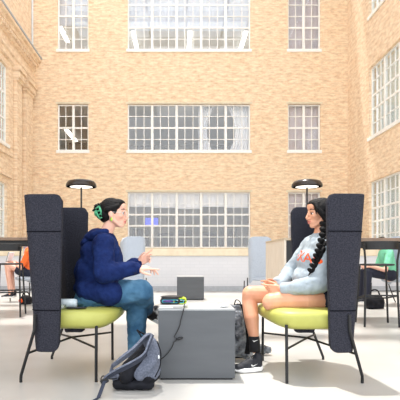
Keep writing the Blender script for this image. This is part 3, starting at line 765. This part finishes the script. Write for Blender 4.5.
# hair
def hairq(c, R):
    return lambda x, y, z: Vector(c)+R @ V(x, y, z)
q = hairq(hd, R1); hr = MB(); e1 = R1.to_euler()
hr.ell(q(-.020, 0, .028), (.092, .080, .088), e1); hr.ell(q(.028, 0, .070), (.060, .060, .038), e1); hr.ell(q(-.05, 0, -.01), (.066, .074, .066), e1)
hr.ell(q(.052, 0, .072), (.034, .045, .024), e1)
for s in (-1, 1): hr.cap(q(.045, s*.058, .048), q(-.03, s*.068, .02), .017, .024); hr.cap(q(.03, s*.066, .02), q(.028, s*.068, -.002), .010, .006)
hr.cap(q(-.07, 0, -.02), q(-.105, 0, .03), .045, .036); hr.ell(q(-.10, 0, .0), (.034, .045, .048), e1)
hair1 = hr.build('hair', M['hair'], w1, remesh=.005, sm=2)
bn = MB()
for i in range(24):
    a = 2.1+random.uniform(-1.1, 1.1); y = random.uniform(-.03, .04); l = random.uniform(.035, .055)
    b0 = q(-.095, y*.5, .022); bn.tube([b0, b0+R1 @ V(math.cos(a)*l*.6, y*.6, math.sin(a)*l*.6), b0+R1 @ V(math.cos(a+.3)*l, y, math.sin(a+.3)*l)], [.018, .014, .005], 7)
bn.build('bun', M['hair'], hair1, smooth=True)
cl = MB()
cl.tube([q(-.100, .052, .048), q(-.085, .062, .02), q(-.072, .060, -.02), q(-.068, .05, -.045)], [.006, .008, .008, .005], 8)
cl.tube([q(-.125, .040, .030), q(-.115, .058, .0), q(-.100, .058, -.03), q(-.085, .05, -.048)], [.006, .007, .007, .005], 8)
for i in range(4): cl.tube([q(-.100+.010*i, .064, .040-.026*i), q(-.122+.012*i, .060, .025-.022*i)], .005, 7)
cl.ell(q(-.125, .035, .0), (.012, .020, .028), e1)
cl.build('hair_clip', M['clip'], hair1, smooth=True)
for s in (-1, 1): MB().ell(q(.004, s*.080, -.052), (.007, .005, .014), e1).tube([q(.002, s*.077, -.036), q(.003, s*.080, -.042)], .0025, 6).build('earring', M['earring'], w1, smooth=True)
gl = MB()
for s in (-1, 1):
    ring = [q(.094-.010*abs(math.cos(a))*(1 if math.cos(a) > 0 else 0), s*(.033+.024*math.cos(a)), -.002+.019*math.sin(a)) for a in [2*PI*i/20 for i in range(21)]]
    gl.tube(ring, .0016, 6); gl.tube([q(.086, s*.057, .003), q(.0, s*.078, .002)], .0016, 6)
gl.tube([q(.096, -.010, .0), q(.098, .010, .0)], .0016, 6)
g_ = gl.build('glasses', M['silver'], w1, smooth=True)

# ---- woman in grey sweatshirt (faces -x)
w2 = thing('person', 'seated woman in pale grey sweatshirt with long black braid and bare legs', 'person', (.9, 3.55, 0))
hipn, hipf = P(330, 299, 3.42), P(330, 298, 3.64)
kneen = P(271.5, 301.5, 3.38); kneef = P(250.5, 294, 3.64)
anf = P(254.5, 346, 3.54)
ann = P(272, 307, 3.72)
shn, shf = P(327, 247, 3.38), P(311, 245, 3.68)
eln, elf = P(319, 283, 3.32), P(290, 272, 3.76)
wrn, wrf = P(281, 289, 3.38), P(276, 284, 3.56)
neck = P(320, 235, 3.54); hd = P(320.0, 213.5, 3.53)
R2 = frame((-1, -.16, -.03), (-.02, 0, 1))
bd = MB()
torso(bd, hipn, hipf, shn, shf, neck, -.012)
bd.chain([neck+V(0, 0, -.01), hd+V(.014, 0, -.055)], [.047, .045])
head_shapes(bd, hd, R2)
bd.chain([shn, eln, wrn], [.048, .038, .025]); bd.chain([shf, elf, wrf], [.048, .038, .025])
hand_shapes(bd, wrn, (-1, .22, .0), (.1, 1, .1), (.25, .75, .85, .9), (.3, .5), side=-1, k=.84)
hand_shapes(bd, wrf, (-1, -.20, .0), (-.1, -1, -.15), (.35, .8, .85, .9), (.3, .5), side=1, k=.84)
bd.chain([hipn, P(305, 300, 3.39), kneen, ann], [.092, .084, .062, .042]); bd.cap(kneen+V(-.01, 0, -.008), kneen+V(.05, 0, .005), .056, .066)
bd.chain([hipf, kneef, kneef+V(-.008, 0, -.05), P(251.5, 318, 3.58), P(254, 338, 3.55), anf+V(0, 0, -.02)], [.09, .064, .058, .056, .036, .034])
bd.build('body', M['skin_r'], w2, remesh=.0045, sm=2)
face_parts(w2, hd, R2, 1, M['lips'])
sb = MB(); torso(sb, hipn+V(-.02, 0, .045), hipf+V(-.02, 0, .045), shn, shf, P(320, 238, 3.54), .018)
sb.ell(P(322, 285, 3.53), (.16, .18, .085)); sb.ell(P(310, 277, 3.53), (.13, .16, .10)); sb.ell(P(313, 262, 3.53), (.115, .165, .12))
sb.chain([shn, eln, P(300, 287, 3.33), wrn+V(.02, 0, 0)], [.080, .074, .058, .044]); sb.chain([shf, elf, wrf+V(.03, 0, 0)], [.070, .060, .042])
ws = sb.build('sweatshirt', M['sweat'], w2, remesh=.007, sm=10, disp=(.018, .06))
col_ = []
for i in range(25):
    a = 2*PI*i/24; col_.append(P(319.5, 234.5, 3.54)+V(.066*math.cos(a), .068*math.sin(a), .018*math.cos(a)))
MB().tube(col_, .012, 8).build('collar', M['sweat'], ws, smooth=True)
for w_, e_ in ((wrn, P(300, 287, 3.33)), (wrf, elf)):
    d = (w_-e_).normalized(); MB().tube([w_-d*.05, w_-d*.04, w_-d*.005, w_+d*.002], [.040, .044, .042, .034], 20).build('cuff', M['sweat'], ws, smooth=True)
# orange lettering wrapped around the chest
bv = BVHTree.FromPolygons([wm(w2) @ v.co for v in ws.data.vertices], [tuple(p.vertices) for p in ws.data.polygons])
cu = bpy.data.curves.new('lettering', 'FONT'); cu.body = 'TEXAS'; cu.size = .105; cu.align_x = 'CENTER'; cu.space_character = 1.0
to = bpy.data.objects.new('lettering', cu); COL.objects.link(to)
dg = bpy.context.evaluated_depsgraph_get(); dg.update(); tm = bpy.data.meshes.new_from_object(to.evaluated_get(dg))
bpy.data.objects.remove(to)
def wrap(mesh_or_bm, zc, ang, sx, sz, name, m, parent, tree, cxy, rad=.13, tilt=0, off=.003, flip=1):
    bm = bmesh.new(); bm.from_mesh(mesh_or_bm); bmesh.ops.triangulate(bm, faces=bm.faces)
    for _ in range(3): 
        bmesh.ops.subdivide_edges(bm, edges=[e for e in bm.edges if e.calc_length() > .012], cuts=1, use_grid_fill=False); bmesh.ops.triangulate(bm, faces=bm.faces)
    for v in bm.verts:
        a = ang+v.co.x*sx/rad*flip; z = zc+(v.co.y-.036)*sz+tilt*v.co.x
        d = V(-math.cos(a), -math.sin(a), 0); o = V(cxy[0], cxy[1], z)+d*.5
        hit = tree.ray_cast(o, -d)
        v.co = (hit[0]+d*off) if hit[0] else (V(cxy[0], cxy[1], z)+d*rad)
    b2 = MB(); b2.bm.free(); b2.bm = bm
    return b2.build(name, m, parent)
cx_ = P(316, 256, 3.53)
wrap(tm, P(0, 256.5, 3.45).z, .40, .95, .95, 'lettering', M['orange'], ws, bv, (cx_.x, cx_.y), .135, -.12)
# shorts
jb = MB(); jb.cap(hipn, P(322, 299, 3.415), .102, .096); jb.cap(hipf, P(318, 297, 3.64), .10, .092); jb.cap(hipn+V(.01, 0, 0), hipf+V(.01, 0, 0), .102, .102)
jb.build('shorts', M['shorts'], w2, remesh=.007, sm=2)
# shoes and socks
MB().tube([anf+V(.002, 0, -.04), anf+V(.0, 0, .03), P(254, 337.5, 3.55), P(254, 336, 3.55)], [.040, .041, .040, .038], 20).build('sock', M['sock'], w2, smooth=True)
heel = anf+V(.055, -.02, 0); heel.z = .004
toe = heel+V(-.232, -.06, 0)
up_, q_ = shoe(w2, heel, toe, (0, 0, 1), M['shoe_black'], M['sole'], 1.05, False)
bs = BVHTree.FromPolygons([wm(up_) @ v.co for v in up_.data.vertices], [tuple(p.vertices) for p in up_.data.polygons])
def decal(name, outline, org, ux, uz, ray, tree, m, parent):
    """flat mark laid on the surface it is printed on"""
    bm = bmesh.new(); vs = [bm.verts.new((x, y, 0)) for x, y in outline]; bm.faces.new(vs); bmesh.ops.triangulate(bm, faces=bm.faces)
    for _ in range(3): bmesh.ops.subdivide_edges(bm, edges=[e for e in bm.edges if e.calc_length() > .008], cuts=1); bmesh.ops.triangulate(bm, faces=bm.faces)
    for v in bm.verts:
        p = org+ux*v.co.x+uz*v.co.y; h = tree.ray_cast(p-ray*.2, ray)
        v.co = (h[0]-ray*.002) if h[0] else p
    b2 = MB(); b2.bm.free(); b2.bm = bm; return b2.build(name, m, parent)
sw = [(0, .012), (.004, .004), (.012, 0), (.022, .003), (.05, .022), (.022, .010), (.013, .009), (.007, .012), (.006, .022)]
fs_ = (toe-heel).normalized()
decal('side_mark', [(x*1.05, y*.85) for x, y in sw], heel-fs_*(-.095)+V(0, 0, .040), fs_*-1, V(0, 0, 1), V(0, 1, 0), bs, M['sole'], up_)
MB().tube([q_(.34, -.02, .090), q_(.30, 0, .108), q_(.34, .02, .090)], .004, 6).tube([q_(.06, 0, .06), q_(.03, 0, .10), q_(.05, 0, .12)], .005, 6).build('pull_tab', M['blackish'], up_, smooth=True)
MB().prism([P(252.5, 340.5, 3.497), P(254, 342, 3.497), P(258, 340, 3.497), P(254.2, 341, 3.497)], (0, .004, 0)).build('sock_mark', M['sole'], w2)
shoe(w2, ann+V(.02, .01, -.02), ann+V(-.14, .02, -.035), (0, -.6, 1), M['shoe_black'], M['sole'], .7, False)
# hair and braid
q = hairq(hd, R2); e2 = R2.to_euler(); hr = MB()
hr.ell(q(-.018, 0, .028), (.096, .086, .090), e2); hr.ell(q(.028, 0, .068), (.062, .064, .040), e2); hr.ell(q(-.045, 0, -.03), (.068, .080, .080), e2)
for s in (-1, 1): hr.chain([q(.052, s*.048, .062), q(.050, s*.066, .03), q(.020, s*.078, -.01), q(-.006, s*.080, -.05)], [.018, .016, .020, .022])
hr.cap(q(-.05, -.04, -.08), q(-.03, -.060, -.115), .045, .034)
hr.chain([q(.058, -.052, .05), q(.062, -.064, .0), q(.050, -.068, -.02)], [.006, .005, .003])
hair2 = hr.build('hair', M['hair'], w2, remesh=.005, sm=2)
bl = [P(326, 226, 3.44), P(326, 234, 3.38), P(323.5, 242, 3.33), P(321, 250, 3.30), P(318, 257, 3.30), P(315, 264, 3.30), P(311.5, 271, 3.31)]
def along(pts, t):
    x = t*(len(pts)-1); i = min(int(x), len(pts)-2); return pts[i].lerp(pts[i+1], x-i)
bb = MB(); N = 19
for i in range(N):
    t = i/(N-1); c = along(bl, t); c2 = along(bl, min(1, t+.04)); d = (bl[-1]-bl[0]).normalized(); sd = d.cross(V(0, 1, 0)).normalized(); s = 1 if i % 2 else -1
    r = .027*(1-.4*t)
    bb.ell(c+sd*s*r*.55, (r*.9, r*.8, r*1.5), Euler((0, s*.7-.25, 0)), 12, 8)
bb.cap(bl[-1], bl[-1]+V(-.02, 0, -.03), .010, .003)
bb.build('braid', M['hair'], hair2, smooth=True)

# ---- background people
def small_person(label, hip, knee, ankle, sh, hdp, wr, elb, face, shirtm, trouserm, skinm, dy=.13, bare=False):
    t = thing('person', label, 'person', (hip.x, hip.y, 0)); o = V(0, dy, 0); b = MB(); fx = face
    b.chain([hip, hip.lerp(sh, .5), sh], [.12, .115, .12]); b.cap(sh-o, sh+o, .06, .06); b.cap(sh, hdp+V(0, 0, -.07), .05, .045)
    R = frame((fx, 0, -.25), (0, 0, 1)); head_shapes(b, hdp, R, .98)
    for s in (-1, 1):
        b.chain([sh+o*s*1.2, elb+o*s*1.4, wr+o*s*.5], [.046, .038, .026]); b.chain([hip+o*s*.6, knee+o*s*.7, ankle+o*s*.7], [.08, .055, .036])
        hand_shapes(b, wr+o*s*.5, (fx, -.2*s, -.1), (0, -s, -.6), (.3, .5, .6, .6), side=s, k=.85)
    b.build('body', skinm, t, remesh=.008, sm=2)
    c = MB(); c.chain([hip+V(0, 0, .03), hip.lerp(sh, .5), sh], [.14, .135, .13]); c.cap(sh-o, sh+o, .08, .08)
    for s in (-1, 1): c.cap(sh+o*s*1.2, (sh+o*s*1.2).lerp(elb+o*s*1.4, .7), .066, .06)
    c.build('shirt', shirtm, t, remesh=.01, sm=3, disp=(.02, .08))
    c = MB(); c.cap(hip-o*.6, hip+o*.6, .11, .11)
    for s in (-1, 1):
        if bare: c.cap(hip+o*s*.6, hip.lerp(knee, .45)+o*s*.65, .105, .095)
        else: c.chain([hip+o*s*.6, knee+o*s*.7, ankle+o*s*.7], [.1, .075, .06])
    c.build('trousers', trouserm, t, remesh=.01, sm=2)
    h = MB(); Q = lambda x, y, z: hdp+R @ V(x, y, z)
    h.ell(Q(-.02, 0, .03), (.095, .082, .088), R.to_euler()).ell(Q(-.045, 0, -.03), (.06, .074, .07), R.to_euler()); h.build('hair', M['hair'], t, remesh=.008, sm=1)
    for s in (-1, 1):
        a = ankle+o*s*.7; shoe(t, V(a.x-fx*.06, a.y, a.z-.08), V(a.x+fx*.18, a.y, a.z-.08), (0, 0, 1), M['shoe_black'], M['sole'], 1, False, .008)
    return t
D1 = 9.3
small_person('person in orange shirt and dark shorts sitting beyond the left bar table', P(30, 274, D1), P(9, 265, D1-.05), P(12, 293.5, D1-.1), P(31, 253, D1), P(33.5, 240.5, D1), P(14, 262, D1), P(24, 268, D1), -1, M['shirt_orange'], M['shorts'], M['skin_l'], bare=True)
small_person('person in mint green shirt sitting beyond the right bar table', P(389, 275, 8.6), P(366, 272, 8.5), P(364, 298, 8.4), P(386, 253.5, 8.6), P(381, 243.5, 8.6), P(368, 266, 8.45), P(381, 270, 8.5), -1, M['shirt_green'], M['shorts'], M['skin_l'])
bk = thing('open_book', 'grey brown book held up by the person in orange', 'book', P(12, 258, D1))
cb_ = P(12, 257, D1-.02)
for s in (-1, 1):
    MB().box(-.006, .006, 0, .12, -.10, .10, Matrix.Translation(cb_) @ Euler((0, .35, s*.5)).to_matrix().to_4x4() @ Matrix.Diagonal((1, s, 1, 1))).build('cover', M['keys'], bk)
    MB().box(-.0, .014, .004, .115, -.09, .09, Matrix.Translation(cb_+V(.008, 0, .004)) @ Euler((0, .35, s*.5)).to_matrix().to_4x4() @ Matrix.Diagonal((1, s, 1, 1))).build('pages', M['paper'], bk)

# ------------------------------------------------------------------ bags
b1 = thing('backpack', 'slumped heather grey and black backpack on the floor left of the cube table', 'backpack', (-.3, 3.08, 0))
def pp(px, py, d=3.02): return P(px, py, d)
mb = MB()
mb.cap(pp(149, 370), pp(153, 346), .072, .042); mb.cap(pp(150, 371, 3.10), pp(151, 344, 3.12), .07, .045)
mb.cap(pp(140, 374, 2.98), pp(151, 362, 2.98), .045, .05); mb.cap(pp(151, 345), pp(148, 339, 3.08), .045, .035)
body = mb.build('bag_body', M['bag_grey'], b1, remesh=.006, sm=4, disp=(.02, .07))
mb = MB()
mb.cap(pp(117, 384.5, 3.0), pp(149, 384, 3.0), .032, .036); mb.cap(pp(117, 380, 3.12), pp(149, 380, 3.12), .03, .035); mb.cap(pp(122, 380, 3.06), pp(148, 376, 3.02), .036, .055); mb.cap(pp(148, 376, 3.0), pp(154, 374, 3.04), .05, .045)
mb.build('bag_base', M['bag_black'], b1, remesh=.006, sm=3, disp=(.012, .05))
mb = MB()
mb.cap(pp(122, 376, 3.06), pp(147, 345, 3.06), .050, .034); mb.cap(pp(126, 377, 2.99), pp(144, 354, 3.0), .045, .036)
mb.build('back_panel', M['bag_black'], b1, remesh=.006, sm=3, disp=(.012, .04))
def spline(ps, n=8):
    out = []
    for i in range(len(ps)-1):
        p0 = ps[max(i-1, 0)]; p1 = ps[i]; p2 = ps[i+1]; p3 = ps[min(i+2, len(ps)-1)]
        for k in range(n):
            t = k/n; out.append(.5*((2*p1)+(p2-p0)*t+(2*p0-5*p1+4*p2-p3)*t*t+(-p0+3*p1-3*p2+p3)*t*t*t))
    return out+[ps[-1]]
s1 = spline([pp(151, 337, 3.05), pp(145, 338, 2.98), pp(133, 350, 2.95), pp(120, 360, 2.95), pp(112, 367, 2.98), pp(112, 374, 3.0), pp(118, 379, 3.0)])
MB().strap(s1, .055, .016, (.3, -.5, .8)).build('shoulder_strap', M['bag_grey'], b1, bevel=.005)
s2 = spline([pp(152, 337, 2.99), pp(148.5, 346, 2.93), pp(144, 356, 2.90), pp(132, 364, 2.88), pp(118, 371, 2.88), pp(108, 377, 2.90), pp(104, 381, 2.92)])
MB().strap(s2, .046, .016, (.3, -.6, .7)).build('shoulder_strap', M['webbing'], b1, bevel=.005)
MB().tube([p+V(0, -.02, .018) for p in s2], .006, 8).build('strap_piping', M['bag_grey'], b1, smooth=True)
s3 = spline([pp(142, 338, 3.02), pp(139, 333, 3.02), pp(137, 330, 3.03), pp(141, 332.5, 3.04), pp(150, 337, 3.06)])
MB().strap(s3, .022, .006, (0, 1, 0)).build('haul_loop', M['bag_black'], b1)
MB().box(-.024, .024, -.010, .010, -.016, .016, Matrix.Translation(pp(104.5, 381, 2.9)) @ Euler((0, -.5, 0)).to_matrix().to_4x4()).build('buckle', M['blackish'], b1, bevel=.004)
MB().strap([pp(105, 381, 2.89), pp(103.5, 384, 2.86), V(-.455, 2.82, .006), V(-.475, 2.765, .004)], .024, .004, (1, .35, 0)).build('webbing_tail', M['webbing'], b1)
MB().tube(spline([pp(118, 378, 3.0), pp(110, 379, 2.95), pp(103, 376, 2.93), pp(101, 380, 2.92), pp(104, 383, 2.91)]), .004, 7).build('webbing', M['blackish'], b1, smooth=True)
MB().tube(spline([pp(157, 341, 2.955), pp(160.5, 352, 2.95), pp(160, 366, 2.94), pp(155, 377, 2.93)]), .004, 7).build('zip', M['bag_black'], b1, smooth=True)
MB().ell(pp(158.8, 357, 2.93), (.005, .003, .012)).build('zip_pull', M['paper'], b1, smooth=True)

b2_ = thing('backpack', 'shiny grey and black plastic backpack standing behind the cube table by the bare leg', 'backpack', (.55, 3.85, 0))
mb = MB(); D2 = 3.92
def p2(px, py, d=D2): return P(px, py, d)
mb.cap(p2(238, 345), p2(236, 318), .10, .075); mb.cap(p2(232, 345), p2(230, 312), .10, .06); mb.cap(p2(246, 350), p2(241, 320), .07, .05); mb.cap(p2(236, 320), p2(238, 308), .06, .035)
mb.build('bag_body', M['bag_shine'], b2_, remesh=.007, sm=3, disp=(.035, .05))
mb = MB(); mb.cap(p2(230, 352), p2(246, 352), .055, .05); mb.build('bag_base', M['bag_black'], b2_, remesh=.007, sm=3)
mb = MB(); mb.cap(P(256, 348, 4.08), P(267, 350, 4.1), .045, .035); mb.build('side_pocket', M['bag_shine'], b2_, remesh=.006, sm=2, disp=(.03, .04))
MB().strap(spline([p2(236, 304.5, 3.85), p2(243, 306, 3.80), p2(247, 322, 3.78), p2(249, 340, 3.79), p2(247, 354, 3.8)]), .045, .012, (.7, -.7, 0)).build('shoulder_strap', M['bag_black'], b2_, bevel=.004)
MB().strap(spline([p2(234, 306), p2(236, 300), p2(240, 302), p2(241, 309)]), .02, .006, (0, 1, 0)).build('haul_loop', M['bag_black'], b2_)

def small_bag(label, c, r, mt):
    t = thing('shoulder_bag', label, 'bag', (c.x, c.y, 0)); m_ = MB()
    m_.ell(V(c.x, c.y, r[2]*.95), r).box(c.x-r[0]*.8, c.x+r[0]*.8, c.y-r[1]*.8, c.y+r[1]*.8, .003, r[2]); m_.build('bag_body', mt, t, remesh=.012, sm=3, disp=(.03, .09))
    MB().tube(spline([V(c.x-r[0]*.6, c.y, r[2]*1.5), V(c.x-r[0]*.3, c.y, r[2]*2.5), V(c.x+r[0]*.3, c.y, r[2]*2.5), V(c.x+r[0]*.6, c.y, r[2]*1.5)]), .012, 7).build('handle', mt, t, smooth=True)
    return t
t = small_bag('small black bag with orange patch on the floor under the left bar table', V(-2.72, 8.7, 0), (.12, .09, .085), M['bag_black'])
MB().ell(V(-2.79, 8.625, .07), (.04, .016, .04)).build('orange_patch', M['orange'], t, smooth=True)
small_bag('black bag lying on the floor under the right bar table', V(3.27, 7.9, 0), (.16, .10, .12), M['bag_black'])

# ------------------------------------------------------------------ light and camera
w = bpy.data.worlds.new('sky'); scn.world = w; w.use_nodes = True
nt = w.node_tree; bg = nt.nodes['Background']
bg.inputs['Color'].default_value = (.93, .96, 1, 1); bg.inputs['Strength'].default_value = 2.5
sl = bpy.data.lights.new('sun', 'SUN'); sl.energy = 5.5; sl.angle = math.radians(1.2); sl.color = (1, .96, .9)
so = bpy.data.objects.new('sun', sl); COL.objects.link(so)
so.rotation_euler = (math.radians(-10.5), math.radians(-6), 0)
so.location = (0, 5, 20)
cam = bpy.data.cameras.new('camera'); co = bpy.data.objects.new('camera', cam); COL.objects.link(co)
co.location = (0, 0, H); co.rotation_euler = (PI/2, 0, 0)
cam.sensor_width = 36; cam.lens = 36*F/400; cam.shift_x = (200-VX)/400; cam.shift_y = (VY-200)/400; cam.clip_end = 100
scn.camera = co
scn.view_settings.view_transform = 'Standard'; scn.view_settings.look = 'None'; scn.view_settings.gamma = 1; scn.view_settings.use_curve_mapping = False
scn.view_settings.exposure = 0
